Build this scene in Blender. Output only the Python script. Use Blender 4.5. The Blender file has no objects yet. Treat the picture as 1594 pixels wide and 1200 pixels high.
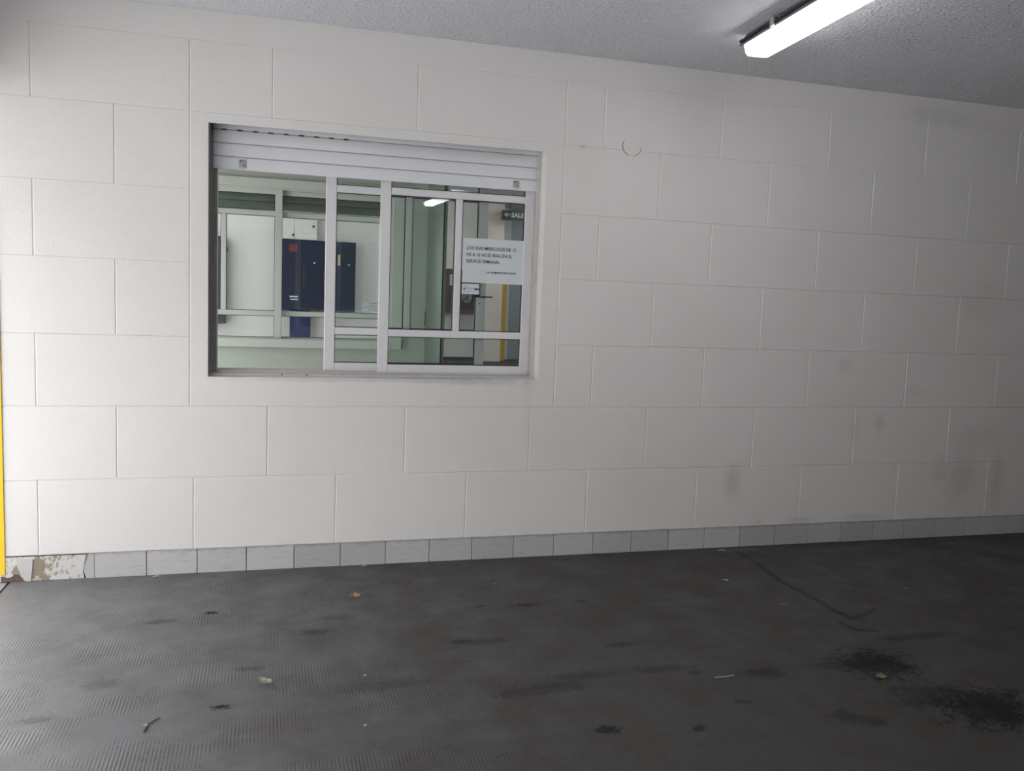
import bpy, bmesh, math, random
from mathutils import Matrix, Vector
random.seed(7)
scene = bpy.context.scene
COL = scene.collection

# ------------------------------------------------------------------ camera
cam_data = bpy.data.cameras.new('camera')
cam = bpy.data.objects.new('camera', cam_data)
COL.objects.link(cam)
R = ((0.96094326, 0.27662183, -0.00827152),
     (-0.27411828, 0.95550421, 0.10895353),
     (0.0380424, -0.10243078, 0.99401243))        # columns: right, forward, up
m = Matrix.Identity(4)
for i in range(3):
    m[i][0] = R[i][0]; m[i][1] = R[i][2]; m[i][2] = -R[i][1]
m[0][3], m[1][3], m[2][3] = 0.6624, -3.8137, 1.2236
cam.matrix_world = m
cam_data.sensor_fit = 'HORIZONTAL'
cam_data.sensor_width = 36.0
cam_data.lens = 1347.23 / 1594 * 36.0
cam_data.clip_start = 0.02
scene.camera = cam

# ------------------------------------------------------------------ sky, exposure
SKY = 1.0
LAMP = 2.1
FILL_FAR = 5.5
world = bpy.data.worlds.new('overcast_sky')
world.use_nodes = True
scene.world = world
bg = world.node_tree.nodes['Background']
bg.inputs[0].default_value = (0.945, 0.965, 1.0, 1)
bg.inputs[1].default_value = SKY
scene.view_settings.view_transform = 'Standard'
scene.view_settings.look = 'None'
scene.view_settings.gamma = 1.0
scene.view_settings.use_curve_mapping = False
scene.view_settings.exposure = 2.3

# ------------------------------------------------------------------ node helpers
class NT:
    """Small builder for a node tree of one material."""
    def __init__(self, name, rough=0.6, spec=0.5, metallic=0.0):
        self.mat = bpy.data.materials.new(name)
        self.mat.use_nodes = True
        self.t = self.mat.node_tree
        self.b = self.t.nodes['Principled BSDF']
        self.b.inputs['Roughness'].default_value = rough
        self.b.inputs['Specular IOR Level'].default_value = spec
        self.b.inputs['Metallic'].default_value = metallic
    def n(self, kind, **kw):
        nd = self.t.nodes.new(kind)
        for k, v in kw.items():
            setattr(nd, k, v)
        return nd
    def put(self, sock, v):
        if hasattr(v, 'is_output'):
            self.t.links.new(v, sock)
        else:
            sock.default_value = v
    def pos(self):
        return self.n('ShaderNodeNewGeometry').outputs['Position']
    def obj(self):
        return self.n('ShaderNodeTexCoord').outputs['Object']
    def scaled(self, v, s):
        nd = self.n('ShaderNodeVectorMath', operation='MULTIPLY')
        self.put(nd.inputs[0], v); nd.inputs[1].default_value = s
        return nd.outputs[0]
    def noise(self, v, scale, detail=3, rough=0.55):
        nd = self.n('ShaderNodeTexNoise')
        self.put(nd.inputs['Vector'], v)
        nd.inputs['Scale'].default_value = scale
        nd.inputs['Detail'].default_value = detail
        nd.inputs['Roughness'].default_value = rough
        return nd.outputs['Fac']
    def math(self, op, a, b=0.0, c=None, clamp=False):
        nd = self.n('ShaderNodeMath', operation=op, use_clamp=clamp)
        self.put(nd.inputs[0], a); self.put(nd.inputs[1], b)
        if c is not None: self.put(nd.inputs[2], c)
        return nd.outputs[0]
    def ramp(self, v, lo, hi, a=0.0, b=1.0, smooth=True):
        nd = self.n('ShaderNodeMapRange', interpolation_type='SMOOTHSTEP' if smooth else 'LINEAR')
        self.put(nd.inputs[0], v)
        nd.inputs[1].default_value = lo; nd.inputs[2].default_value = hi
        nd.inputs[3].default_value = a; nd.inputs[4].default_value = b
        return nd.outputs[0]
    def mix(self, f, a, b):
        nd = self.n('ShaderNodeMix', data_type='RGBA')
        self.put(nd.inputs[0], f)
        self.put(nd.inputs[6], a if hasattr(a, 'is_output') else (*a, 1))
        self.put(nd.inputs[7], b if hasattr(b, 'is_output') else (*b, 1))
        return nd.outputs[2]
    def color(self, v):
        self.put(self.b.inputs['Base Color'], v if hasattr(v, 'is_output') else (*v, 1))
    def bump(self, h, strength, dist):
        nd = self.n('ShaderNodeBump')
        nd.inputs['Strength'].default_value = strength
        nd.inputs['Distance'].default_value = dist
        self.put(nd.inputs['Height'], h)
        self.t.links.new(nd.outputs[0], self.b.inputs['Normal'])
    def sep(self, v):
        nd = self.n('ShaderNodeSeparateXYZ'); self.put(nd.inputs[0], v)
        return nd.outputs
    def blob(self, v, c, r, soft=0.6, warp=None):
        """1 inside an ellipse with centre c, radii r; rim roughened by warp."""
        s = self.n('ShaderNodeVectorMath', operation='SUBTRACT')
        self.put(s.inputs[0], v); s.inputs[1].default_value = c
        d = self.n('ShaderNodeVectorMath', operation='DIVIDE')
        self.put(d.inputs[0], s.outputs[0]); d.inputs[1].default_value = r
        l = self.n('ShaderNodeVectorMath', operation='LENGTH')
        self.put(l.inputs[0], d.outputs[0])
        v = l.outputs['Value']
        if warp is not None:
            v = self.math('ADD', v, warp)
        return self.ramp(v, 1.0 - soft, 1.0 + soft * 0.4, 1, 0)

def plain(name, col, rough=0.5, spec=0.5, metallic=0.0, var=0.06, scale=25.0, bump=0.0):
    q = NT(name, rough, spec, metallic)
    f = q.noise(q.obj(), scale, 3)
    lo = tuple(max(0, c * (1 - var)) for c in col)
    hi = tuple(min(1, c * (1 + var)) for c in col)
    q.color(q.mix(f, lo, hi))
    if bump:
        q.bump(q.noise(q.obj(), scale * 4, 4), bump, 0.002)
    return q.mat

def emit(name, col, strength):
    q = NT(name, 0.4)
    q.color(col)
    q.b.inputs['Emission Color'].default_value = (*col, 1)
    q.b.inputs['Emission Strength'].default_value = strength
    return q.mat

# ------------------------------------------------------------------ materials
M = {}
def wall_paint():
    q = NT('white_wall_paint', 0.78, 0.25)
    p = q.pos()
    big = q.noise(p, 1.6, 4)
    fine = q.noise(p, 38, 4)
    c = q.mix(big, (0.73, 0.705, 0.675), (0.81, 0.785, 0.755))
    c = q.mix(q.math('MULTIPLY', q.ramp(fine, 0.62, 0.8), 0.12), c, (0.55, 0.54, 0.51))
    w = q.math('MULTIPLY', q.math('SUBTRACT', q.noise(p, 14, 4), 0.5), 1.7)
    # scuffs and dirty smudges: centre x, z, radii, strength
    for x, z, rx, rz, s in ((2.945, .335, .05, .10, .35), (3.80, .63, .035, .06, .30), (3.64, .60, .05, .07, .14),
                            (4.35, .33, .12, .14, .28), (4.60, .30, .05, .18, .30), (4.20, .38, .05, .09, .2),
                            (4.45, .56, .20, .10, .15), (3.56, .93, .06, .04, .22), (4.0, .80, .07, .05, .16),
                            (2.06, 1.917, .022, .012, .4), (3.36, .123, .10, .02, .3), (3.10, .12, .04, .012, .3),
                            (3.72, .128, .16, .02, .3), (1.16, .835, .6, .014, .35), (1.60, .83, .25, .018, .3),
                            (4.05, 2.23, .3, .06, .18), (1.85, 1.02, .03, .5, .12), (4.4, 1.3, .25, .12, .1)):
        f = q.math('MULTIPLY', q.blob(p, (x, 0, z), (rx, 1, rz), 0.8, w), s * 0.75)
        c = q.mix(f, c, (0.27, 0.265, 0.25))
    q.color(c)
    h = q.math('ADD', q.math('MULTIPLY', fine, 0.5), q.noise(p, 160, 2))
    chips = q.ramp(q.noise(q.scaled(p, (1, 1, 0.7)), 60, 5, 0.7), 0.6, 0.8)
    h = q.math('ADD', h, q.math('MULTIPLY', chips, 0.8))
    q.bump(h, 0.42, 0.003)
    return q.mat
M['wall'] = wall_paint()

def floor_mat():
    q = NT('stamped_dark_floor', 0.5, 0.5)
    p = q.pos()
    x, y, z = q.sep(p)
    big = q.noise(p, 0.9, 5)
    mid = q.noise(p, 4.5, 5, 0.65)
    fine = q.noise(p, 60, 4, 0.7)
    streak = q.noise(q.scaled(p, (0.8, 7, 1)), 2.4, 4, 0.6)
    c = q.mix(q.ramp(big, 0.35, 0.65), (0.040, 0.038, 0.037), (0.052, 0.050, 0.050))
    c = q.mix(q.math('MULTIPLY', q.ramp(mid, 0.42, 0.68), 0.7), c, (0.052, 0.040, 0.033))
    c = q.mix(q.math('MULTIPLY', q.ramp(streak, 0.55, 0.75), 0.3), c, (0.080, 0.074, 0.068))
    c = q.mix(q.math('MULTIPLY', q.ramp(fine, 0.5, 0.75), 0.6), c, (0.035, 0.034, 0.033))
    # paler towards the gateway: sky sheen and light falloff painted into the floor colour
    gate_sheen = q.ramp(q.math('MULTIPLY_ADD', q.math('SUBTRACT', mid, 0.5), 1.6, x), -0.6, 1.7, 1, 0)
    c = q.mix(q.math('MULTIPLY', gate_sheen, 0.8), c, (0.185, 0.183, 0.188))
    w = q.math('MULTIPLY', q.math('SUBTRACT', q.noise(p, 17, 6, 0.72), 0.5), 2.4)
    w = q.math('ADD', w, q.math('MULTIPLY', q.math('SUBTRACT', q.noise(p, 75, 4, 0.7), 0.5), 2.6))
    oil = None
    for cx, cy, rx, ry, s in ((2.72, -1.385, .14, .10, .85), (2.60, -1.37, .10, .03, .5), (2.29, -1.375, .09, .035, .5),
                              (2.86, -1.74, .17, .12, .85), (2.76, -1.64, .16, .09, .45), (2.37, -1.70, .05, .035, .5),
                              (2.42, -1.74, .05, .03, .5), (1.628, -1.626, .035, .022, .85), (1.53, -1.345, .16, .035, .45),
                              (.486, -.495, .024, .014, .95), (.55, -1.27, .032, .014, .95), (1.886, -1.672, .02, .014, .7),
                              (1.68, -.62, .05, .016, .6), (1.50, -.60, .02, .012, .6), (1.92, -.62, .02, .012, .6),
                              (.95, -.62, .07, .025, .35), (1.35, -.93, .04, .014, .6), (1.42, -.95, .09, .02, .4),
                              (1.9, -1.06, .05, .02, .5), (1.95, -1.28, .12, .022, .4), (1.66, -1.28, .12, .03, .35),
                              (1.02, -1.23, .14, .03, .3), (3.05, -1.2, .18, .025, .4), (.31, -.55, .05, .018, .4),
                              (.2, -1.05, .05, .03, .3), (.05, -1.25, .05, .02, .3), (2.1, -1.55, .03, .015, .5),
                              (.85, -.75, .06, .02, .4), (.63, -1.02, .06, .015, .35), (2.05, -1.33, .02, .012, .5)):
        f = q.math('MULTIPLY', q.blob(p, (cx, cy, 0), (rx * 1.15, ry * 1.25, 1), 0.55, w), s)
        oil = f if oil is None else q.math('MAXIMUM', oil, f)
    c = q.mix(oil, c, (0.008, 0.008, 0.009))
    # pale dust near the foot of the wall
    for cx, cy, rx, ry, s in ((2.98, -.06, .14, .035, .45), (3.5, -.12, .30, .05, .25), (1.05, -.25, .10, .02, .25),
                              (.75, -.42, .2, .03, .15), (2.3, -.7, .14, .02, .2)):
        f = q.math('MULTIPLY', q.blob(p, (cx, cy, 0), (rx, ry, 1), 0.8, w), s)
        c = q.mix(f, c, (0.17, 0.165, 0.16))
    specks = q.ramp(q.noise(p, 95, 2, 0.5), 0.77, 0.80)
    c = q.mix(q.math('MULTIPLY', specks, 0.55), c, (0.34, 0.32, 0.29))
    # stamped grid of small pyramids, worn away in patches
    TAU = 2 * math.pi
    sx = q.math('SINE', q.math('MULTIPLY', x, TAU / 0.0102))
    sy = q.math('SINE', q.math('MULTIPLY', y, TAU / 0.0105))
    grid = q.math('MULTIPLY_ADD', sx, 0.75, q.math('MULTIPLY', sy, 0.45))
    keep = q.ramp(q.noise(q.scaled(p, (1, 1.9, 1)), 2.6, 7, 0.74), 0.45, 0.60)
    keep = q.math('MULTIPLY', keep, q.ramp(q.noise(p, 120, 2), 0.3, 0.6, 0.35, 1.0))
    fade = q.ramp(x, 1.5, 2.6, 1.0, 0.12)
    keep = q.math('MULTIPLY', keep, fade)
    keep = q.math('MULTIPLY', keep, q.math('SUBTRACT', 1.0, oil))
    h = q.math('MULTIPLY_ADD', q.math('MULTIPLY', grid, keep), 0.55, q.math('MULTIPLY', fine, 0.9))
    # dirt settles in the hollows of the stamp
    low = q.ramp(q.math('MULTIPLY', grid, keep), -0.9, -0.2, 1, 0)
    c = q.mix(q.math('MULTIPLY', low, 0.30), c, (0.026, 0.025, 0.025))
    # cracks: distance to segments in the floor plane
    pts = [(2.944, -.09), (2.937, -.288), (2.90, -.535), (2.912, -.665), (2.911, -.863), (2.919, -.995), (3.001, -.967), (3.088, -.924)]
    pts2 = [(2.848, -1.03), (2.862, -1.098), (2.931, -1.131)]
    wob = q.math('MULTIPLY', q.math('SUBTRACT', q.noise(p, 26, 5, 0.7), 0.5), 0.07)
    crack = None
    for P in (pts, pts2):
        for (ax, ay), (bx, by) in zip(P, P[1:]):
            L = math.hypot(bx - ax, by - ay); ux, uy = (bx - ax) / L, (by - ay) / L
            dx = q.math('SUBTRACT', x, ax); dy = q.math('SUBTRACT', y, ay)
            t = q.math('ADD', q.math('MULTIPLY', dx, ux), q.math('MULTIPLY', dy, uy))
            t = q.math('MINIMUM', q.math('MAXIMUM', t, 0.0), L)
            ex = q.math('SUBTRACT', dx, q.math('MULTIPLY', t, ux))
            ey = q.math('SUBTRACT', dy, q.math('MULTIPLY', t, uy))
            d = q.math('SQRT', q.math('ADD', q.math('MULTIPLY', ex, ex), q.math('MULTIPLY', ey, ey)))
            d = q.math('ADD', d, q.math('ABSOLUTE', wob))
            f = q.ramp(d, 0.008, 0.024, 1, 0)
            crack = f if crack is None else q.math('MAXIMUM', crack, f)
    c = q.mix(q.math('MULTIPLY', crack, 0.95), c, (0.008, 0.008, 0.008))
    h = q.math('SUBTRACT', h, q.math('MULTIPLY', crack, 1.2))
    q.color(c)
    ro = q.ramp(mid, 0.3, 0.7, 0.44, 0.62)
    ro = q.math('ADD', ro, q.math('MULTIPLY', oil, 0.12))
    q.put(q.b.inputs['Roughness'], ro)
    q.put(q.b.inputs['Specular IOR Level'], q.math('SUBTRACT', 0.45, q.math('MULTIPLY', oil, 0.30)))
    q.bump(h, 0.5, 0.003)
    return q.mat
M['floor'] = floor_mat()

def ceiling_mat():
    q = NT('rough_ceiling_plaster', 0.75, 0.25)
    p = q.pos()
    c = q.mix(q.noise(p, 2.2, 4), (0.70, 0.70, 0.735), (0.77, 0.77, 0.80))
    q.color(c)
    h = q.math('ADD', q.ramp(q.noise(p, 75, 3, 0.6), 0.45, 0.75), q.math('MULTIPLY', q.noise(p, 190, 2), 0.4))
    q.bump(h, 0.75, 0.005)
    return q.mat
M['ceiling'] = ceiling_mat()

def tile_mat():
    q = NT('grey_skirting_tile', 0.5, 0.4)
    p = q.pos()
    rnd = q.n('ShaderNodeObjectInfo').outputs['Random']
    c = q.mix(rnd, (0.44, 0.425, 0.415), (0.56, 0.545, 0.53))
    st = q.noise(q.scaled(p, (1, 1, 4)), 16, 5, 0.65)
    c = q.mix(q.math('MULTIPLY', q.ramp(st, 0.5, 0.72), 0.4), c, (0.30, 0.29, 0.28))
    x, y, z = q.sep(p)
    top = q.ramp(q.math('ADD', z, q.math('MULTIPLY', q.noise(p, 30, 3), 0.03)), 0.108, 0.12)
    c = q.mix(q.math('MULTIPLY', top, 0.45), c, (0.2, 0.19, 0.18))
    q.color(c)
    q.bump(q.noise(p, 90, 3), 0.15, 0.002)
    return q.mat
M['tile'] = tile_mat()

def mortar_mat():
    q = NT('bare_mortar', 0.85, 0.2)
    p = q.pos()
    f = q.noise(q.scaled(p, (1, 1, 0.8)), 13, 5, 0.65)
    c = q.mix(q.ramp(f, 0.50, 0.56), (0.62, 0.60, 0.57), (0.30, 0.255, 0.185))
    c = q.mix(q.math('MULTIPLY', q.ramp(q.noise(p, 45, 4), 0.55, 0.7), 0.5), c, (0.22, 0.20, 0.17))
    q.color(c)
    q.bump(f, 0.6, 0.008)
    return q.mat
M['mortar'] = mortar_mat()

M['dark_joint'] = plain('dark_joint', (0.06, 0.057, 0.055), 0.8)
M['alu'] = plain('white_painted_aluminium', (0.74, 0.725, 0.73), 0.38, 0.5, var=0.05, scale=18)
M['alu_sill'] = plain('dirty_white_aluminium', (0.56, 0.545, 0.525), 0.5, 0.4, var=0.16, scale=30)
M['shutter'] = plain('shutter_white', (0.78, 0.78, 0.80), 0.42, 0.45, var=0.04, scale=9)
M['guide_grey'] = plain('weathered_grey_aluminium', (0.33, 0.32, 0.305), 0.55, 0.4, var=0.25, scale=60)
M['shutter_green'] = plain('dark_green_slats', (0.20, 0.24, 0.20), 0.5, 0.4, var=0.08, scale=9)
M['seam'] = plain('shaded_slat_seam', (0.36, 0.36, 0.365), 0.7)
M['gasket'] = plain('black_gasket', (0.015, 0.015, 0.016), 0.6)
M['hole'] = plain('black_hole', (0.012, 0.011, 0.01), 0.8)
M['rust'] = plain('rusty_metal', (0.26, 0.22, 0.19), 0.6, var=0.35, scale=160)
M['latch_plate'] = plain('pitted_latch_metal', (0.50, 0.49, 0.46), 0.5, var=0.3, scale=200)
M['brown_metal'] = plain('dark_bronze_metal', (0.09, 0.07, 0.06), 0.4, metallic=0.3)
M['green_wall'] = plain('pale_green_paint', (0.47, 0.515, 0.455), 0.55, 0.4, var=0.05, scale=5, bump=0.08)
M['green_alu'] = plain('pale_green_aluminium', (0.56, 0.60, 0.55), 0.4, 0.5, var=0.04)
M['green_door'] = plain('dark_green_door_paint', (0.17, 0.20, 0.18), 0.45, 0.5, var=0.12, scale=6)
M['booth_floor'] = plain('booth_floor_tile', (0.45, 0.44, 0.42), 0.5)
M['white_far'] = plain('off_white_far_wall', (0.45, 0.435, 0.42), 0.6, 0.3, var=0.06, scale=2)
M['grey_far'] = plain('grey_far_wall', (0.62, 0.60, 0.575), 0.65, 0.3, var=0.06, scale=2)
M['bluegrey'] = plain('blue_grey_panel', (0.25, 0.28, 0.30), 0.5, var=0.06)
M['midgrey'] = plain('mid_grey_panel', (0.46, 0.46, 0.45), 0.6, var=0.06)
M['beige'] = plain('beige_pillar_paint', (0.62, 0.56, 0.50), 0.6, var=0.06, scale=3)
M['yellow'] = plain('yellow_guard_paint', (0.86, 0.56, 0.02), 0.45, 0.4, var=0.06, scale=12)
M['yellow_shaded'] = plain('shaded_yellow_guard_paint', (0.42, 0.25, 0.02), 0.5, 0.4, var=0.1, scale=12)  # guard yellow darkened: the shade at the far pillar is put into the colour
M['navy'] = plain('navy_blue_enamel', (0.007, 0.010, 0.028), 0.6, 0.2, var=0.12, scale=4)
M['navy2'] = plain('brighter_navy_enamel', (0.013, 0.018, 0.07), 0.6, 0.2, var=0.12, scale=4)
M['white_box'] = plain('white_enamel', (0.42, 0.415, 0.395), 0.45, var=0.04)
M['paper'] = plain('white_paper', (0.66, 0.69, 0.70), 0.75, 0.2, var=0.02)
M['ink'] = plain('black_ink', (0.02, 0.02, 0.022), 0.8, 0.1)
M['grey_ink'] = plain('grey_print', (0.24, 0.25, 0.25), 0.8, 0.1)
M['blue_ink'] = plain('navy_ink', (0.02, 0.03, 0.16), 0.7, 0.2)
M['red_ink'] = plain('faded_red_print', (0.09, 0.024, 0.03), 0.7, 0.2)
M['pale_print'] = plain('pale_grey_print', (0.5, 0.5, 0.52), 0.6, 0.2)
M['ochre'] = plain('ochre_tag', (0.34, 0.29, 0.16), 0.6)
M['hose_frame'] = plain('maroon_metal', (0.085, 0.022, 0.022), 0.45)
M['hose_dark'] = plain('dark_cabinet_inside', (0.03, 0.032, 0.033), 0.6)
M['hose'] = plain('grey_canvas_hose', (0.25, 0.27, 0.27), 0.7)
M['sign'] = plain('sign_black_green', (0.006, 0.014, 0.008), 0.45)
M['sign_print'] = plain('sign_pale_print', (0.40, 0.46, 0.40), 0.6)
M['pavement'] = plain('pale_pavement', (0.74, 0.73, 0.72), 0.75, 0.3, var=0.15, scale=14, bump=0.3)
M['sill_stone'] = plain('grey_sill_stone', (0.30, 0.30, 0.325), 0.7, 0.3, var=0.15, scale=20)
M['rubble'] = plain('reddish_brown_rubble', (0.15, 0.105, 0.09), 0.9, 0.1, var=0.5, scale=120)
M['street'] = plain('street_facade', (0.42, 0.40, 0.38), 0.8, 0.2, var=0.1, scale=1)
M['lamp_base'] = plain('grey_lamp_housing', (0.10, 0.10, 0.11), 0.55)
M['lamp_clip'] = plain('steel_clip', (0.45, 0.45, 0.46), 0.35, metallic=0.6)
M['lamp_end'] = emit('lit_diffuser_end', (0.94, 0.96, 1.0), LAMP * 0.35)
M['diffuser'] = emit('lit_diffuser', (0.96, 0.98, 1.0), LAMP)
M['diffuser_fill'] = emit('fill_diffuser_of_far_bay', (0.96, 0.98, 1.0), FILL_FAR)  # stronger glow for the added, unseen battens of the far bay
M['leaf_tan'] = plain('dry_tan_leaf', (0.56, 0.40, 0.26), 0.7, 0.2, var=0.3, scale=80)
M['leaf_pale'] = plain('dry_pale_leaf', (0.56, 0.57, 0.47), 0.7, 0.2, var=0.3, scale=80)
M['leaf_olive'] = plain('dry_olive_leaf', (0.30, 0.28, 0.16), 0.7, 0.2, var=0.3, scale=80)
M['twig'] = plain('dark_twig', (0.05, 0.042, 0.04), 0.8)
M['scrap'] = plain('pale_scrap', (0.55, 0.53, 0.50), 0.8, 0.1)
M['straw'] = plain('straw_stalk', (0.36, 0.31, 0.25), 0.8, 0.1)

def glass_mat():
    mat = bpy.data.materials.new('window_glass')
    mat.use_nodes = True
    t = mat.node_tree
    t.nodes.remove(t.nodes['Principled BSDF'])
    out = t.nodes['Material Output']
    tr = t.nodes.new('ShaderNodeBsdfTransparent'); tr.inputs[0].default_value = (0.962, 0.985, 0.970, 1)
    gl = t.nodes.new('ShaderNodeBsdfGlossy'); gl.inputs['Roughness'].default_value = 0.0
    fr = t.nodes.new('ShaderNodeFresnel'); fr.inputs[0].default_value = 1.5
    mx = t.nodes.new('ShaderNodeMixShader')
    t.links.new(fr.outputs[0], mx.inputs[0]); t.links.new(tr.outputs[0], mx.inputs[1]); t.links.new(gl.outputs[0], mx.inputs[2])
    t.links.new(mx.outputs[0], out.inputs['Surface'])
    return mat
M['glass'] = glass_mat()

# ------------------------------------------------------------------ mesh helpers
def obj(name, bm, mat, parent=None, smooth=False):
    me = bpy.data.meshes.new(name)
    bmesh.ops.recalc_face_normals(bm, faces=bm.faces)
    bm.to_mesh(me); bm.free()
    if mat is not None: me.materials.append(mat)
    if smooth:
        for p in me.polygons: p.use_smooth = True
    o = bpy.data.objects.new(name, me)
    COL.objects.link(o)
    if parent is not None: o.parent = parent
    return o

def add_box(bm, a, b, bevel=0.0):
    r = bmesh.ops.create_cube(bm, size=1.0)
    vs = r['verts']
    for v in vs:
        v.co = Vector((a[i] + (v.co[i] + 0.5) * (b[i] - a[i]) for i in range(3)))
    if bevel > 0:
        es = list({e for v in vs for e in v.link_edges})
        bmesh.ops.bevel(bm, geom=es, offset=bevel, segments=2, affect='EDGES', profile=0.6)

def box(name, a, b, mat, parent=None, bevel=0.0):
    bm = bmesh.new(); add_box(bm, a, b, bevel)
    return obj(name, bm, mat, parent)

def boxes(name, lst, mat, parent=None, bevel=0.0):
    bm = bmesh.new()
    for a, b in lst: add_box(bm, a, b, bevel)
    return obj(name, bm, mat, parent)

def add_prism(bm, pts, y0, y1, axis='y'):
    """extrude a polygon given in (x, z) along y"""
    f = [bm.verts.new((x, y0, z)) for x, z in pts]
    g = [bm.verts.new((x, y1, z)) for x, z in pts]
    bm.faces.new(f); bm.faces.new(g[::-1])
    n = len(pts)
    for i in range(n):
        bm.faces.new((f[i], f[(i + 1) % n], g[(i + 1) % n], g[i]))

def add_cyl(bm, c, r, depth, axis='y', seg=16, r2=None):
    rr = bmesh.ops.create_cone(bm, cap_ends=True, segments=seg, radius1=r, radius2=r if r2 is None else r2, depth=depth)
    rot = {'y': Matrix.Rotation(math.pi / 2, 3, 'X'), 'x': Matrix.Rotation(math.pi / 2, 3, 'Y'), 'z': Matrix.Identity(3)}[axis]
    for v in rr['verts']:
        v.co = rot @ v.co + Vector(c)

def add_tube(bm, pts, r, seg=6):
    rings = []
    for i, p in enumerate(pts):
        p = Vector(p)
        d = Vector(pts[min(i + 1, len(pts) - 1)]) - Vector(pts[max(i - 1, 0)])
        d.normalize()
        u = d.orthogonal().normalized(); w = d.cross(u)
        rad = r[i] if isinstance(r, (list, tuple)) else r
        rings.append([bm.verts.new(p + (u * math.cos(2 * math.pi * k / seg) + w * math.sin(2 * math.pi * k / seg)) * rad) for k in range(seg)])
    for a, b in zip(rings, rings[1:]):
        for k in range(seg):
            bm.faces.new((a[k], a[(k + 1) % seg], b[(k + 1) % seg], b[k]))
    bm.faces.new(rings[0][::-1]); bm.faces.new(rings[-1])

def empty(name, loc=(0, 0, 0), rz=0.0):
    o = bpy.data.objects.new(name, None); COL.objects.link(o)
    o.location = loc; o.rotation_euler = (0, 0, rz); o.empty_display_size = 0.1
    return o

def tag(o, label, cat, group=None):
    o['label'] = label; o['category'] = cat
    if group: o['group'] = group
    return o

def struct(o, label=None):
    o['kind'] = 'structure'
    if label: o['label'] = label
    return o

def text(name, body, size, mat, parent, loc, rot=(math.pi / 2, 0, 0), width=None, bold=0.0, align='LEFT', extrude=0.0002):
    cu = bpy.data.curves.new(name, 'FONT')
    cu.body = body; cu.size = size; cu.align_x = align; cu.offset = bold; cu.extrude = extrude
    cu.resolution_u = 3
    tmp = bpy.data.objects.new(name, cu); COL.objects.link(tmp)
    bpy.context.view_layer.update()
    me = bpy.data.meshes.new_from_object(tmp.evaluated_get(bpy.context.evaluated_depsgraph_get()))
    bpy.data.objects.remove(tmp); bpy.data.curves.remove(cu)
    xs = [v.co.x for v in me.vertices]
    if width:
        k = width / (max(xs) - min(xs))
        for v in me.vertices: v.co.x *= k
    me.materials.clear(); me.materials.append(mat)
    o = bpy.data.objects.new(name, me); COL.objects.link(o)
    o.parent = parent; o.location = loc; o.rotation_euler = rot
    return o

# ------------------------------------------------------------------ setting: near lane
T = 0.2                                             # one skirting tile
XL, XR = -0.40, 9.0                                 # ends of the lane wall
ZC = 2.318                                          # ceiling height
WX0, WX1, WZ0, WZ1 = 0.440, 1.892, 0.840, 1.880     # window opening
YF = -7.6                                           # far side of the lane, behind the camera
SH0, SH1 = 0.086, 0.124                             # slot of the roller shutter

wall = boxes('wall_back', [
    ((XL, .0030, 0), (WX0, .22, ZC)), ((WX1, .0030, 0), (XR, .22, ZC)),
    ((WX0, .0030, 0), (WX1, .22, WZ0)),
    ((WX0, .0030, WZ1 + .022), (WX1, .022, ZC)), ((WX0, SH1, WZ1), (WX1, .22, ZC)),
    ((WX0, .022, 2.15), (WX1, SH1, ZC))], M['wall'])
struct(wall, 'white painted wall scored into large blocks')

GAP, CH = 0.0004, 0.0036
def add_block(bm, x0, x1, z0, z1, lo=1.0, hi=1.0):
    """one scored field; lo / hi scale the depth of its lower and upper scoring (the upper ones are nearly filled with paint)"""
    x0 += GAP; x1 -= GAP; z0 += GAP * lo; z1 -= GAP * hi
    b = [bm.verts.new(v) for v in ((x0, .0030, z0), (x1, .0030, z0), (x1, .0030, z1), (x0, .0030, z1))]
    c = CH
    j = random.uniform(-.0003, .0003)
    f = [bm.verts.new(v) for v in ((x0 + c, j, z0 + c * .6 * lo), (x1 - c, j, z0 + c * .6 * lo), (x1 - c, j, z1 - c * .6 * hi), (x0 + c, j, z1 - c * .6 * hi))]
    bm.faces.new(f); bm.faces.new(b[::-1])
    for i in range(4):
        bm.faces.new((b[i], b[(i + 1) % 4], f[(i + 1) % 4], f[i]))
def block(x0, x1, z0, z1, lo=1.0, hi=1.0):
    bm = bmesh.new(); add_block(bm, x0, x1, z0, z1, lo, hi)
    return obj('block', bm, M['wall'], wall)

ZR = [0.104, 0.414, 0.716, 1.0072, 1.312, 1.609, 1.919, 2.1984, ZC]
PX0, PX1 = 0.370, 1.9735                            # smooth surround of the window
odd = [-0.206, .385, .975, 1.565, 2.158, 2.741, 3.338, 3.936, 4.53, 5.125]
even = [.0885, .683, 1.276, 1.86, 2.452, 3.041, 3.639, 4.239, 4.835, 5.43]
XEND = 6.0
def row(cuts, z0, z1, a, b, lo=1.0, hi=1.0):
    c = [a] + [x for x in cuts if a + .03 < x < b - .03] + [b]
    for p, q_ in zip(c, c[1:]): block(p, q_, z0, z1, lo, hi)
row(odd, ZR[0], ZR[1], XL, XEND)
row(even, ZR[1], ZR[2], XL, XEND)
for k, cuts in ((2, odd), (3, even), (4, odd), (5, even)):
    row(cuts, ZR[k], ZR[k + 1], XL, PX0, .2 if k > 3 else .8, .2 if k > 2 else .8)
    row(cuts, ZR[k], ZR[k + 1], PX1, XEND, 1.0, .25 if k == 5 else 1.0)
row([-0.206], ZR[6], ZR[7], XL, PX0, .15, .15)
row([0.692, 1.296], ZR[6], ZR[7], PX0, PX1, .15, .15)
row([2.162, 2.762, 3.360, 3.94, 4.535], ZR[6], ZR[7], PX1, XEND, .25, .2)
row([], ZR[7], ZR[8], XL, XEND, .15, .2)
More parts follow.
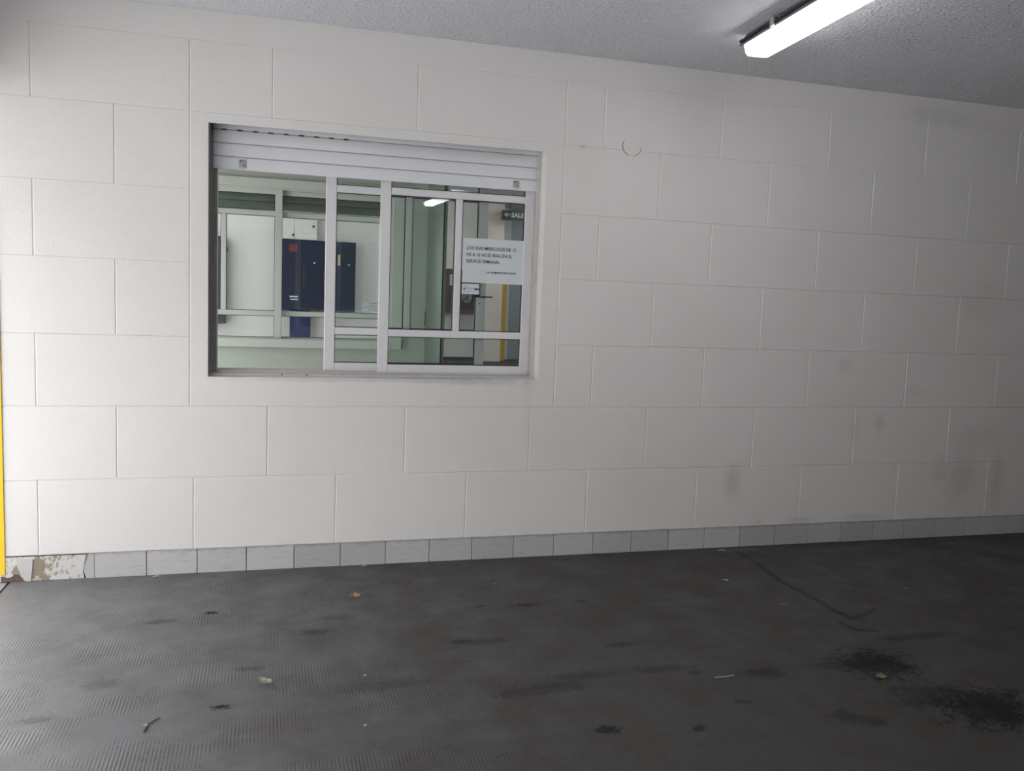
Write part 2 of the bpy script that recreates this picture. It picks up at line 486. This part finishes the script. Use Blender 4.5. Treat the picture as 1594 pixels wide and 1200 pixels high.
# plain plaster field round the window, in four pieces that leave the opening free
bm = bmesh.new()
z0, z1 = ZR[2] + GAP, ZR[6] - GAP
x0, x1 = PX0 + GAP, PX1 - GAP
def ring(bm, outer, inner):
    for i in range(4):
        bm.faces.new((outer[i], outer[(i + 1) % 4], inner[(i + 1) % 4], inner[i]))
R4 = lambda xa, xb, za, zb, y: [bm.verts.new(v) for v in ((xa, y, za), (xb, y, za), (xb, y, zb), (xa, y, zb))]
ob = R4(x0, x1, z0, z1, .0030)
of = R4(x0 + CH, x1 - CH, z0 + CH * .6, z1 - CH * .1, 0)
inf = R4(WX0 + .001, WX1 - .001, WZ0, WZ1 - .001, 0)
inb = R4(WX0 + .001, WX1 - .001, WZ0, WZ1 - .001, .0030)
ring(bm, ob, of); ring(bm, of, inf); ring(bm, inf, inb); ring(bm, inb, ob)
obj('window_surround', bm, M['wall'], wall)
# remaining plain stretch far to the right, out of the block rows
box('plaster_field', (XEND, 0, .104), (XR, .0030, ZC), M['wall'], wall)

# skirting: tiles, broken end with bare mortar
base = struct(box('baseboard_back', (XL + .075, -.002, 0), (XR, .0030, .103), M['dark_joint']), 'grey tiled skirting along the white wall')
tile_mesh = None
for i in range(0, 40):
    bm = bmesh.new()
    j = random.uniform(-.0012, .0012)
    add_box(bm, (-.0986, -.0085 + j, 0), (.0986, .0, .1035 + j * .4), .0014)
    o = obj('tile', bm, M['tile'], base); o.location = (i * T + .1, 0, 0.0005)
bm = bmesh.new()                                    # what is left of the broken tile
add_prism(bm, [(-.030, .0005), (-.0008, .0005), (-.0008, .103), (-.022, .1035), (-.028, .082), (-.036, .058), (-.040, .030)], -.0085, 0)
obj('broken_tile', bm, M['tile'], base)
bm = bmesh.new()
add_prism(bm, [(-.328, .012), (-.290, .004), (-.246, .0005), (-.040, .0005), (-.044, .03), (-.038, .06), (-.030, .085), (-.024, .1), (-.328, .1)], -.0035, 0)
obj('mortar_bed', bm, M['mortar'], base)
bm = bmesh.new()                                    # pale curved remnant of plaster
add_prism(bm, [(-.254, .0008), (-.236, .0008), (-.230, .05), (-.228, .090), (-.288, .096), (-.284, .060), (-.270, .025)], -.009, 0)
obj('plaster_remnant', bm, M['scrap'], base)
bm = bmesh.new()                                    # crumbled patch under the corner guard
add_prism(bm, [(-.345, .0005), (-.262, .0005), (-.268, .014), (-.280, .026), (-.296, .033), (-.306, .020), (-.322, .016), (-.345, .022)], -.006, 0)
obj('crumbled_mortar', bm, M['rubble'], base)

# floor and what lies outside the gate
FX0 = -0.310
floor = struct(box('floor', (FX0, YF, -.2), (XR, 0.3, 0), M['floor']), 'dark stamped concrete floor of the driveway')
struct(box('trim_4', (-.56, YF, -.2), (-.322, .30, -.003), M['sill_stone']), 'grey stone sill of the gateway')
pave = struct(box('pavement', (-16, -30, -.2), (-.56, 30, -.004), M['pavement']), 'pale pavement outside the gateway')
struct(box('trim_1', (-.322, YF, -.2), (FX0, .0, -.012), M['dark_joint']), 'dark joint across the gateway')
struct(box('ceiling', (XL - .75, YF, ZC), (XR, .22, ZC + .25), M['ceiling']), 'rough grey plaster ceiling')  # slab overhang past the gateway is added to shade the upper wall
struct(box('wall_front', (XL, YF - .2, 0), (XR, YF, ZC), M['bluegrey']), 'grey wall on the other side of the lane')
struct(box('wall_right', (XR, YF, 0), (XR + .2, 12.5, 3.2), M['grey_far']), 'grey wall at the deep end of the garage')
struct(box('facade_across', (-16.4, -30, -.2), (-16, 30, 9.0), M['street']), 'grey facade across the street')

struct(box('trim_3', (XL - .60, YF, 1.93), (XL - .05, .22, ZC), M['wall']), 'added unseen lintel beam over the gateway, shading the wall top')  # out of view, added to keep sky light off the wall top

# yellow corner guard on the end of the wall
def guard(name, x0, x1, y, z0, z1, ret, label, side=-1, mat='yellow'):
    bm = bmesh.new()
    add_box(bm, (x0, y - .006, z0), (x1, y, z1), .0015)
    o = obj(name, bm, M[mat])
    if side < 0: box('return_flange', (x0 - .006, y - .006, z0), (x0, y + ret, z1), M[mat], o)
    else: box('return_flange', (x1, y - .006, z0), (x1 + .006, y + ret, z1), M[mat], o)
    return tag(o, label, 'guard')
guard('corner_guard', XL, -.3285, -.0005, .03, 1.5, .08, 'yellow steel corner guard on left end of the white block wall')

# ------------------------------------------------------------------ windows
def leaf(parent, x0, x1, y0, y1, zb, zt, mat, bar_lo, bar_hi, sw=.045, rail=.040, bars=.033, thin=.032, lbl=None):
    """one sliding leaf: outer frame, two cross bars, thin mullion, four panes with gaskets"""
    f = boxes('sash', [((x0, y0, zb), (x0 + sw, y1, zt)), ((x1 - sw, y0, zb), (x1, y1, zt)),
                       ((x0 + sw, y0 + .003, zb), (x1 - sw, y1 - .003, zb + rail)),
                       ((x0 + sw, y0 + .003, zt - rail), (x1 - sw, y1 - .003, zt))], mat, parent, .0025)
    xa, xb = x0 + sw, x1 - sw
    for z in (bar_lo, bar_hi):
        box('glazing_bar', (xa, y0 + .002, z - bars / 2), (xb, y1 - .002, z + bars / 2), mat, f, .004)
    xm = (x0 + x1) / 2
    box('glazing_bar', (xm - thin / 2, y0 + .002, bar_lo + bars / 2), (xm + thin / 2, y1 - .002, bar_hi - bars / 2), mat, f, .004)
    ym = (y0 + y1) / 2
    for (a, b, c, d) in ((xa, xb, zb + rail, bar_lo - bars / 2), (xa, xm - thin / 2, bar_lo + bars / 2, bar_hi - bars / 2),
                         (xm + thin / 2, xb, bar_lo + bars / 2, bar_hi - bars / 2), (xa, xb, bar_hi + bars / 2, zt - rail)):
        box('pane', (a, ym - .002, c), (b, ym + .002, d), M['glass'], f)
        g = .0032
        boxes('gasket', [((a, ym - .006, c), (a + g, ym + .006, d)), ((b - g, ym - .006, c), (b, ym + .006, d)),
                         ((a + g, ym - .006, c), (b - g, ym + .006, c + g)), ((a + g, ym - .006, d - g), (b - g, ym + .006, d))], M['gasket'], f)
    return f

BLO, BHI = 1.039, 1.668
win = struct(empty('window_1', (0, 0, 0)), 'white aluminium sliding window with a half raised roller shutter')
# outer frame: sill track, jambs, head
boxes('sill_track', [((WX0, .070, WZ0), (WX1, .215, .850)), ((WX0 + .03, .112, .850), (WX1 - .02, .120, .858)),
                     ((WX0 + .03, .150, .850), (WX1 - .02, .156, .860)), ((WX0 + .03, .192, .850), (WX1 - .02, .2, .862))], M['alu_sill'], win, .001)
for px_ in (.741, .847):
    bm = bmesh.new(); add_cyl(bm, (px_, .0695, .8455), .003, .004); obj('screw', bm, M['hole'], win)
gl = boxes('shutter_guide', [((WX0 + .0006, .010, .850), (WX0 + .005, .130, 2.0)), ((WX0 + .005, .080, .850), (WX0 + .016, .088, 2.0)),
                        ((WX0 + .005, .122, .850), (WX0 + .030, .130, 2.0)), ((WX0 + .005, .030, .850), (WX0 + .008, .036, 1.9))], M['guide_grey'], win, .0008)
gl['label'] = 'dull grey left shutter guide'
boxes('shutter_guide', [((WX1 - .018, .080, .850), (WX1 - .004, .088, 2.0)), ((WX1 - .018, .122, .850), (WX1 - .004, .130, 2.0)),
                        ((WX1 - .004, .080, .850), (WX1 - .0006, .130, 2.0))], M['alu_sill'], win, .0008)
box('frame_jamb', (WX0, .130, .850), (WX0 + .030, .210, 1.88), M['alu'], win, .0015)
box('frame_jamb', (WX1 - .012, .130, .850), (WX1, .210, 1.88), M['alu'], win, .0015)
box('frame_head', (WX0 + .03, .130, 1.862), (WX1 - .012, .210, 1.88), M['alu'], win, .0015)
front_leaf = leaf(win, 1.163, 1.880, .126, .154, .853, 1.868, M['alu'], BLO - .002, BHI + .004)
rear_leaf = leaf(win, .926, 1.667, .160, .188, .855, 1.866, M['alu'], BLO, BHI + .002)
# lever latch on the rear leaf stile
boxes('latch', [((1.598, .153, 1.212), (1.640, .160, 1.226)), ((1.640, .150, 1.212), (1.700, .154, 1.219))], M['brown_metal'], rear_leaf, .0015)
bm = bmesh.new(); add_cyl(bm, (1.637, .1595, 1.183), .0030, .003); obj('keyhole', bm, M['hole'], rear_leaf)

def slat_mesh(x0, x1, y, z0, pitch=.055):
    bm = bmesh.new()
    prof = []
    for k in range(9):
        t = k / 8
        prof.append((y - .0030 * math.sin(math.pi * t) ** 0.7, z0 + .0035 + (pitch - .0050) * t))
    vs = []
    for (yy, zz) in prof: vs.append((bm.verts.new((x0, yy, zz)), bm.verts.new((x1, yy, zz))))
    bk = [(bm.verts.new((x0, y + .006, zz)), bm.verts.new((x1, y + .006, zz))) for yy, zz in prof]
    for (a, b), (c, d) in zip(vs, vs[1:]): bm.faces.new((a, b, d, c))
    for (a, b), (c, d) in zip(bk, bk[1:]): bm.faces.new((c, d, b, a))
    for q_ in (0, -1): bm.faces.new((vs[q_][0], bk[q_][0], bk[q_][1], vs[q_][1]))
    bm.faces.new([a for a, b in vs] + [a for a, b in bk][::-1]); bm.faces.new([b for a, b in vs] + [b for a, b in bk][::-1])
    return bm
def shutter(x0, x1, y, zb, label, n=5, locks=(), slits=(), mat='shutter', seam='seam'):
    t = empty('roller_shutter', (0, 0, 0))
    tag(t, label, 'shutter')
    for k in range(n):
        obj('slat', slat_mesh(x0, x1, y, zb + k * .055), M[mat], t)
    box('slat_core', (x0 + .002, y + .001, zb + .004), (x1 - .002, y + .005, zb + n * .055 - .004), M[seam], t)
    for x in slits:
        box('vent_slit', (x, y - .0035, zb + 3 * .055 - .002), (x + .021, y - .001, zb + 3 * .055 + .0035), M['hole'], t)
    for x, rust in locks:
        z = zb + .030
        p = box('slide_lock', (x - .015, y - .0075, z - .0185), (x + .015, y - .003, z + .0175), M['latch_plate'], t, .002)
        if rust: p['label'] = 'rusty slide lock'
        yy = y - .0085
        bm = bmesh.new(); add_cyl(bm, (x - .0085, yy, z + .009), .0034, .003, seg=12); add_cyl(bm, (x + .004, yy, z - .009), .0026, .003, seg=10)
        add_cyl(bm, (x - .009, yy, z - .005), .0014, .003, seg=8); obj('bolt_hole', bm, M['hole'], p)
        boxes('bolt', [((x - .003, yy - .001, z - .006), (x - .0005, yy + .002, z + .012)), ((x - .003, yy - .001, z + .009), (x + .010, yy + .002, z + .0125)),
                       ((x + .0085, yy - .001, z - .012), (x + .0108, yy + .002, z + .010))], M['rust'], p)
    return t
shutter(WX0 + .010, WX1 - .006, .100, 1.7075, 'white slatted roller shutter half raised over the front window', 6,
        locks=((.572, False), (1.777, True)), slits=[.487 + k * .063 for k in range(9)])

# notice taped on the front leaf, and the small sticker under it
nt = box('notice_sheet', (-.1455, -.0006, -.1025), (.1455, .0004, .1025), M['paper'])
nt.location = (1.690, .1335, 1.3815); nt.rotation_euler = (0, math.radians(.2), 0)
tag(nt, 'white paper notice in black capitals about Wednesday service on window pane', 'notice')
for i, (s, w) in enumerate((('LOS DIAS MIERCOLES DE 12', .236), ('HS A 16 HS SE REALIZA EL', .219), ('SERVICE SEMANAL', .160))):
    text('lettering', s, .0215, M['ink'], nt, (-.128, -.0009, .0500 - i * .0300), width=w, bold=.00022)
text('lettering', 'LA ADMINISTRACION', .0135, M['ink'], nt, (-.032, -.0009, -.0565), width=.142, bold=.0002)
st = box('window_sticker', (1.5455, .1352, 1.226), (1.630, .1364, 1.276), M['paper'])
tag(st, 'small white sticker with navy print below the paper notice', 'sticker')
boxes('sticker_border', [((1.5455, .1347, 1.2745), (1.632, .1354, 1.279)), ((1.6285, .1347, 1.226), (1.632, .1354, 1.2745))], M['ink'], st)
bm = bmesh.new()
add_tube(bm, [(1.552, .1349, 1.248), (1.558, .1349, 1.252), (1.563, .1349, 1.262), (1.566, .1349, 1.270), (1.563, .1349, 1.258), (1.568, .1349, 1.248), (1.575, .1349, 1.259),
              (1.578, .1349, 1.249), (1.585, .1349, 1.256), (1.588, .1349, 1.249), (1.596, .1349, 1.254), (1.604, .1349, 1.250)], .0009, 4)
add_box(bm, (1.554, .1347, 1.246), (1.561, .1353, 1.252))
add_box(bm, (1.605, .1347, 1.246), (1.627, .1353, 1.2535))
add_box(bm, (1.549, .1347, 1.2385), (1.627, .1353, 1.2395))
obj('print', bm, M['blue_ink'], st)

# round blanking plate and lamp on the lane side
bm = bmesh.new(); add_cyl(bm, (2.303, -.0015, 1.939), .0455, .005, seg=40)
bmesh.ops.bevel(bm, geom=[e for e in bm.edges if all(v.co.y < -.003 for v in e.verts)], offset=.0015, segments=2, affect='EDGES')
rc = tag(obj('blanking_plate', bm, M['wall']), 'small round white cover plate painted over on the upper wall', 'cover plate')
for a0, a1 in ((150, 252), (283, 375)):
    bm = bmesh.new()
    for k in range(12):
        t0 = math.radians(a0 + (a1 - a0) * k / 12); t1 = math.radians(a0 + (a1 - a0) * (k + 1) / 12)
        w = .0008 + .0014 * math.sin(math.pi * (k + .5) / 12)
        vs = [bm.verts.new((2.303 + r * math.cos(t), -.0004, 1.939 + r * math.sin(t))) for r, t in ((.0452, t0), (.0452 + w + .001, t0), (.0452 + w + .001, t1), (.0452, t1))]
        wv = [bm.verts.new((v.co.x, .0002, v.co.z)) for v in vs]
        bm.faces.new(vs); bm.faces.new(wv[::-1])
        for i in range(4): bm.faces.new((vs[i], vs[(i + 1) % 4], wv[(i + 1) % 4], wv[i]))
    bmesh.ops.remove_doubles(bm, verts=bm.verts[:], dist=.0003)
    obj('open_gap', bm, M['hole'], rc)

def lamp_fixture(loc, rz, label, length=1.27, mat='diffuser'):
    """batten light: local origin at the end nearest the wall, runs along -y, hangs below z = 0"""
    t = empty('ceiling_light', loc, rz)
    tag(t, label, 'ceiling light', 'fluorescent battens on the garage ceilings')
    bm = bmesh.new()
    add_prism(bm, [(-.050, 0), (-.078, -.046), (-.071, -.050), (-.060, -.028), (.056, -.028), (.050, 0)], -length - .012, .012)
    obj('housing', bm, M['lamp_base'], t)
    bm = bmesh.new()
    prof = [(-.058, -.030), (-.060, -.046), (-.050, -.078), (-.038, -.088), (.038, -.088), (.050, -.078), (.060, -.046), (.058, -.030)]
    add_prism(bm, prof, -length + .008, -.008)
    obj('diffuser', bm, M[mat], t)
    for y0, y1 in ((-.008, .010), (-length - .010, -length + .008)):
        bm = bmesh.new(); add_prism(bm, [(x * .98, z if z > -.05 else z * .97) for x, z in prof], y0, y1); obj('end_cap', bm, M['lamp_end'], t)
    for k in range(3):
        y = -.27 - k * (length - .5) / 2
        for s in (-1, 1):
            xa, xb = sorted((s * .0605, s * .068)) if s > 0 else (-.088, -.0805)
            boxes('clip', [((xa, y - .012, -.052), (xb, y + .012, -.010)), ((min(xa, s * .052), y - .009, -.020), (max(xb, s * .052), y + .009, -.012))], M['lamp_clip'], t, .001)
    bm = bmesh.new()
    add_tube(bm, [(-.074, .012, -.030), (-.078, -.06, -.036), (-.070, -.16, -.026), (-.079, -.26, -.040), (-.071, -.42, -.028), (-.077, -.60, -.034), (-.072, -.8, -.030)], .006, 6)
    obj('cable', bm, M['gasket'], t)
    return t
lamp_fixture((2.588, -.575, ZC), math.radians(-4.5), 'lit white batten light on the ceiling near the white wall')
lamp_fixture((2.57, -4.75, ZC), math.radians(-3), 'lit batten light on the same ceiling, seen only as a reflection in the window')

# ------------------------------------------------------------------ guard booth behind the window
BY = 2.0                                            # back wall, booth side
DX0 = 1.728                                         # doorway
VX0, VX1 = .040, 1.480                              # rear window opening
struct(boxes('wall_booth_rear', [((XL, BY, 0), (VX0, BY + .2, 2.9)), ((VX1, BY, 0), (DX0, BY + .2, 2.9)),
        ((VX0, BY, 0), (VX1, BY + .2, WZ0)), ((VX0, BY, 1.88), (VX1, BY + .085, 2.9)), ((VX0, BY + .13, 1.88), (VX1, BY + .2, 2.9)),
        ((DX0, BY, 2.15), (2.6, BY + .2, 2.9))], M['green_wall']), 'pale green rear wall of the booth')
struct(box('wall_booth_right', (2.6, .22, 0), (2.75, BY + .2, 2.9), M['green_wall']), 'pale green right wall of the booth')
struct(boxes('wall_booth_left', [((XL, .22, 0), (XL + .15, .32, 2.3)), ((XL, 1.88, 0), (XL + .15, BY, 2.3)), ((XL, .32, 2.05), (XL + .15, 1.88, 2.3))], M['green_wall']), 'pale green left wall of the booth')  # unseen street opening added to let daylight into the booth
struct(box('floor_booth', (XL, .22, -.2), (2.75, BY + .2, 0), M['booth_floor']), 'booth floor')
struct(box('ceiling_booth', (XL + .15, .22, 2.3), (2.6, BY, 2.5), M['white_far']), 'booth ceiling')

win2 = struct(empty('window_2', (0, 0, 0)), 'rear booth window with pale frames seen through the front one')
boxes('casing', [((VX1, BY - .030, .838), (1.553, BY - .0005, 1.905)), ((XL + .16, BY - .035, .838), (VX1, BY - .0005, .892)),
                 ((XL + .16, BY - .030, 1.850), (VX1, BY - .0005, 1.905))], M['green_alu'], win2, .003)
boxes('frame_jamb', [((VX1 - .022, BY + .002, .84), (VX1, BY + .09, 1.88))], M['green_alu'], win2, .002)
box('frame_head', (VX0, BY + .002, 1.842), (VX1 - .022, BY + .09, 1.88), M['green_alu'], win2, .002)
box('sill_track', (VX0, BY + .002, .84), (VX1 - .022, BY + .09, .870), M['green_alu'], win2, .002)
leaf(win2, .060, .774, BY + .006, BY + .034, .870, 1.842, M['green_alu'], 1.055, 1.692, rail=.03)
leaf(win2, .728, 1.458, BY + .046, BY + .074, .870, 1.842, M['green_alu'], 1.055, 1.692, rail=.03)
shutter(VX0 + .008, VX1 - .008, BY + .105, 1.716, 'dark green slatted shutter beyond the top panes of the rear window', 6, mat='shutter_green', seam='dark_joint')

# two small paper slips on the right pane of the rear window
for x0, x1, lab, n in ((1.300, 1.342, 'left of two small paper slips on the rear window pane', 1), (1.347, 1.412, 'wider right one of two small paper slips on the rear window pane', 4)):
    p = box('paper_slip', (x0, BY + .0545, 1.083), (x1, BY + .0555, 1.147), M['paper'])
    tag(p, lab, 'paper')
    bm = bmesh.new()
    for k in range(n):
        zz = 1.112 if n == 1 else 1.139 - k * .014
        add_box(bm, (x0 + .005, BY + .0538, zz), (x1 - .006 - .01 * (k % 2), BY + .0546, zz + .0028))
    obj('print', bm, M['grey_ink'], p)

# door leaf standing open into the booth
dr = struct(empty('door_1', (DX0 - .002, BY - .004, 0), math.radians(-92.6)), 'dark green booth door standing open')
box('door_leaf', (.01, -.012, .01), (.70, .012, 2.05), M['green_door'], dr, .003)
boxes('door_edge', [((.70, -.012, .01), (.703, -.004, 2.05))], M['gasket'], dr)
boxes('hinge', [((.0, -.016, z), (.02, .016, z + .10)) for z in (.25, 1.0, 1.8)], M['brown_metal'], dr)

# ------------------------------------------------------------------ beyond the booth
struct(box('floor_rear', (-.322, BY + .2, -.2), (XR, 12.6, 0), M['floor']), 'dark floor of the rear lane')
struct(box('ceiling_rear', (XL, BY + .2, 2.9), (XR, 12.6, 3.2), M['ceiling']), 'ceiling of the rear lane')
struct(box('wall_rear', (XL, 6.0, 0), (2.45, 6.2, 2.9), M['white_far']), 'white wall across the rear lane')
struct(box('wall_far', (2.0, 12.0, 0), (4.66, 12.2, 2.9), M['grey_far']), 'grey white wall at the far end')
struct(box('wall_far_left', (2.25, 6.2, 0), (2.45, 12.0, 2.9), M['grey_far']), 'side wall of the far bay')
struct(box('pillar', (4.60, 11.80, 0), (4.925, 12.3, 2.9), M['beige']), 'beige pillar in the far bay')
struct(box('wall_far_right', (4.925, 12.3, 0), (5.20, 12.4, 2.9), M['midgrey']), 'mid grey panel wall')
struct(box('wall_far_end', (5.20, 12.4, 0), (XR, 12.5, 2.9), M['bluegrey']), 'blue grey wall beyond')
struct(box('trim_2', (2.45, 11.985, 0), (4.63, 12.0, .06), M['dark_joint']), 'dark skirting at the far end')
guard('corner_guard', 4.925, 5.0, 11.80, .02, 2.0, .05, 'far yellow corner guard on beige pillar seen through the window', 1, 'yellow_shaded')

# fire hose cabinet on the far wall
hc = empty('hose_cabinet', (3.84, 11.8, .88))
tag(hc, 'maroon fire hose cabinet with dark glass on the far wall', 'cabinet')
W, H = .70, .80
boxes('frame', [((0, 0, 0), (.075, .2, H)), ((W - .075, 0, 0), (W, .2, H)), ((.075, 0, 0), (W - .075, .2, .075)), ((.075, 0, H - .075), (W - .075, .2, H)), ((.075, .16, .075), (W - .075, .2, H - .075))], M['hose_frame'], hc, .004)
box('glass_front', (.075, .012, .075), (W - .075, .016, H - .075), M['hose_dark'], hc)
boxes('paper_label', [((.085, .006, H - .30), (.25, .012, H - .10))], M['pale_print'], hc)
bm = bmesh.new()
add_tube(bm, [(.42 + .11 * math.cos(a * .7) * (1 - a / 30), .008, .30 + .13 * math.sin(a * .7) * (1 - a / 30)) for a in range(24)], .014, 6)
obj('hose', bm, M['hose'], hc)

# exit sign
sg = box('exit_sign', (4.803, 11.55, 2.596), (5.385, 11.58, 2.768), M['sign'], None, .003)
tag(sg, 'dark exit sign with pale arrow and SALIDA lettering', 'sign')
bm = bmesh.new()
add_box(bm, (4.865, 11.546, 2.686), (4.955, 11.551, 2.699))
add_prism(bm, [(4.84, 2.6925), (4.89, 2.732), (4.903, 2.722), (4.866, 2.6925), (4.903, 2.663), (4.89, 2.653)], 11.546, 11.551)
obj('arrow', bm, M['sign_print'], sg)
text('lettering', 'SALIDA', .118, M['sign_print'], sg, (4.978, 11.548, 2.652), width=.37, bold=.004, extrude=.001)
for x in (4.95, 5.24):
    bm = bmesh.new(); add_cyl(bm, (x, 11.565, 2.83), .006, .14, 'z', 8); obj('hanger', bm, M['gasket'], sg)

# navy cabinets and white box on the white wall of the rear lane
cb = box('navy_cabinet', (.850, 5.86, .985), (1.628, 5.975, 1.740), M['navy'], None, .004)
tag(cb, 'wide navy blue two door wall cabinet with red sticker', 'cabinet')
d1 = box('door', (.860, 5.852, .995), (1.275, 5.860, 1.730), M['navy'], cb, .002)
d2 = box('door', (1.283, 5.852, .995), (1.618, 5.860, 1.730), M['navy'], cb, .002)
bm = bmesh.new(); add_cyl(bm, (1.187, 5.846, 1.500), .009, .014, seg=12); obj('knob', bm, M['pale_print'], d1)
bm = bmesh.new(); add_cyl(bm, (1.556, 5.846, 1.495), .009, .014, seg=12); obj('knob', bm, M['pale_print'], d2)
box('tag', (1.435, 5.847, 1.483), (1.462, 5.852, 1.60), M['ochre'], d2)
s_ = box('red_sticker', (.918, 5.849, 1.610), (1.008, 5.852, 1.692), M['red_ink'], d1)
boxes('pale_band', [((.930, 5.849, 1.124), (1.018, 5.852, 1.138)), ((.940, 5.849, 1.096), (1.018, 5.852, 1.108))], M['pale_print'], d1)  # two pale horizontal bands low on the left door
box('slot', (1.063, 5.849, 1.24), (1.093, 5.852, 1.48), M['hole'], d1)
pd = box('navy_pedestal', (.938, 5.885, 0), (1.156, 5.975, .985), M['navy2'], None, .004)
tag(pd, 'narrow blue pedestal under the navy wall cabinet', 'pedestal')
boxes('cover', [((.952, 5.880, .35), (1.142, 5.885, .94))], M['navy2'], pd)
wb = box('white_meter_box', (.80, 5.88, 1.742), (1.215, 5.975, 2.06), M['white_box'], None, .004)
tag(wb, 'pale metal box with black knobs above the navy cabinet', 'box')
e1 = box('door', (.805, 5.873, 1.748), (.968, 5.880, 2.054), M['white_box'], wb, .002)
e2 = box('door', (.974, 5.873, 1.748), (1.209, 5.880, 2.054), M['white_box'], wb, .002)
for par, x, z in ((e1, .962, 1.79), (e2, 1.173, 1.888)):
    bm = bmesh.new(); add_cyl(bm, (x, 5.867, z), .013, .014, seg=12); obj('knob', bm, M['gasket'], par)
cl = box('navy_cabinet', (-.30, 5.86, .820), (.278, 5.975, 1.736), M['navy2'], None, .006)
tag(cl, 'navy cabinet cut off by the left jamb of the window', 'cabinet')
box('door', (-.29, 5.852, .83), (.268, 5.860, 1.726), M['navy'], cl, .002)
bm = bmesh.new(); add_cyl(bm, (.26, 5.91, 1.60), .036, .10, seg=20); obj('lock_boss', bm, M['navy'], cl)

# unseen ceiling lights added to brighten the rear lane and far bay
lamp_fixture((1.9, 5.2, 2.9), math.radians(0), 'unseen batten light added on the rear lane ceiling beyond the booth')
lamp_fixture((2.85, 11.3, 2.9), 0, 'unseen fill batten added on the left of the far bay ceiling', mat='diffuser_fill')
lamp_fixture((5.75, 11.3, 2.9), 0, 'unseen fill batten added on the right of the far bay ceiling', mat='diffuser_fill')
lamp_fixture((3.9, 7.6, 2.9), 0, 'unseen fill batten added at the near edge of the far bay ceiling', mat='diffuser_fill')

# ------------------------------------------------------------------ litter on the floor
def dry_leaf(name, x, y, size, rz, mat, label, curl=.35, stem=True):
    bm = bmesh.new()
    n = 9
    mid, lft, rgt = [], [], []
    for k in range(n):
        t = k / (n - 1)
        w = size * .42 * math.sin(math.pi * min(1, t * .96 + .02)) ** .8 * (1 + .18 * math.sin(t * 19 + x * 7))
        h = size * curl * (t - .5) ** 2 * 1.6 + .002 + size * .06 * (1 + math.sin(k * 2.3 + y * 9))
        xx = size * (t - .5)
        mid.append(bm.verts.new((xx, 0, h)))
        ja, jb = (random.uniform(.55, 1.1) for _ in range(2))
        lft.append(bm.verts.new((xx + .1 * w, w * ja, h + w * curl * 1.1)))
        rgt.append(bm.verts.new((xx + .1 * w, -w * jb, h + w * curl * .7)))
    for k in range(n - 1):
        bm.faces.new((mid[k], mid[k + 1], lft[k + 1], lft[k])); bm.faces.new((rgt[k], rgt[k + 1], mid[k + 1], mid[k]))
    bmesh.ops.solidify(bm, geom=bm.faces[:], thickness=.0006)
    o = obj(name, bm, mat)
    o.location = (x, y, .0012); o.rotation_euler = (0, 0, rz)
    if stem:
        bm = bmesh.new(); add_tube(bm, [(-size * .5, 0, size * curl * .4 + .002), (-size * .7, size * .06, .004), (-size * .9, size * .2, .0015)], .0009, 5)
        obj('stem', bm, M['twig'], o)
    return tag(o, label, 'leaf')
dry_leaf('dry_leaf', 1.022, -.435, .048, .3, M['leaf_tan'], 'curled tan dry leaf on the floor below the window', .55)
dry_leaf('dry_leaf', .677, -1.150, .056, 2.4, M['leaf_pale'], 'crumpled pale green dry leaf on the floor at front left', .5)
dry_leaf('dry_leaf', 2.655, -1.492, .042, .15, M['leaf_olive'], 'olive dry leaf lying at the edge of a black oil stain', .3)
dry_leaf('dry_leaf', .356, -1.352, .018, 1.2, M['scrap'], 'tiny pale leaf bit against a dark twig at lower left', .4, False)
def stick(name, pts, r, mat, label, cat):
    bm = bmesh.new(); add_tube(bm, pts, r, 6)
    return tag(obj(name, bm, mat), label, cat)
stick('twig', [(.358, -1.385, .004), (.362, -1.358, .004), (.364, -1.342, .004), (.380, -1.322, .004), (.392, -1.310, .003)], [.002, .0022, .0018, .002, .0012], M['twig'], 'small dark bent twig on the floor at lower left', 'twig')
stick('straw_stalk', [(2.097, -1.382, .003), (2.130, -1.383, .003), (2.171, -1.380, .003)], .0022, M['straw'], 'thin straw stalk on the floor left of the largest oil stain', 'stalk')
def scrap(x, y, w, d, rz, label, mat='scrap'):
    bm = bmesh.new()
    pts = [(-.5, -.3), (.1, -.5), (.5, -.1), (.35, .4), (-.2, .5)]
    f = [bm.verts.new((px_ * w, py_ * d, .001 + .002 * (i % 2))) for i, (px_, py_) in enumerate(pts)]
    g = [bm.verts.new((v.co.x, v.co.y, v.co.z + .0015)) for v in f]
    bm.faces.new(f[::-1]); bm.faces.new(g)
    for i in range(5): bm.faces.new((f[i], f[(i + 1) % 5], g[(i + 1) % 5], g[i]))
    o = obj('paper_scrap', bm, M[mat]); o.location = (x, y, 0); o.rotation_euler = (0, 0, rz)
    return tag(o, label, 'scrap')
scrap(2.652, -.480, .030, .014, -.9, 'pale torn scrap on the floor nearest the long crack')
scrap(2.735, -.800, .024, .006, -.4, 'thin pale scrap on the brownish floor left of the long crack', 'straw')
scrap(1.104, -.022, .024, .014, .1, 'white chip lying against the skirting below the window')
scrap(.238, -.030, .026, .014, .2, 'white chip lying against the skirting near the broken tile')
scrap(.983, -1.143, .012, .008, -.6, 'tiny white chip on the floor between the two leaves')
scrap(.949, -1.466, .009, .008, 0, 'tiny white chip near the bottom edge of the picture')
scrap(3.417, -.718, .022, .010, -.8, 'small grey brown scrap on the dark floor at far right', 'straw')
scrap(1.62, -.36, .022, .005, .4, 'small pale sliver on the floor right of the tan leaf', 'straw')
scrap(2.875, -.055, .04, .018, -.3, 'loose pale plaster flake at the foot of the skirting above the crack')
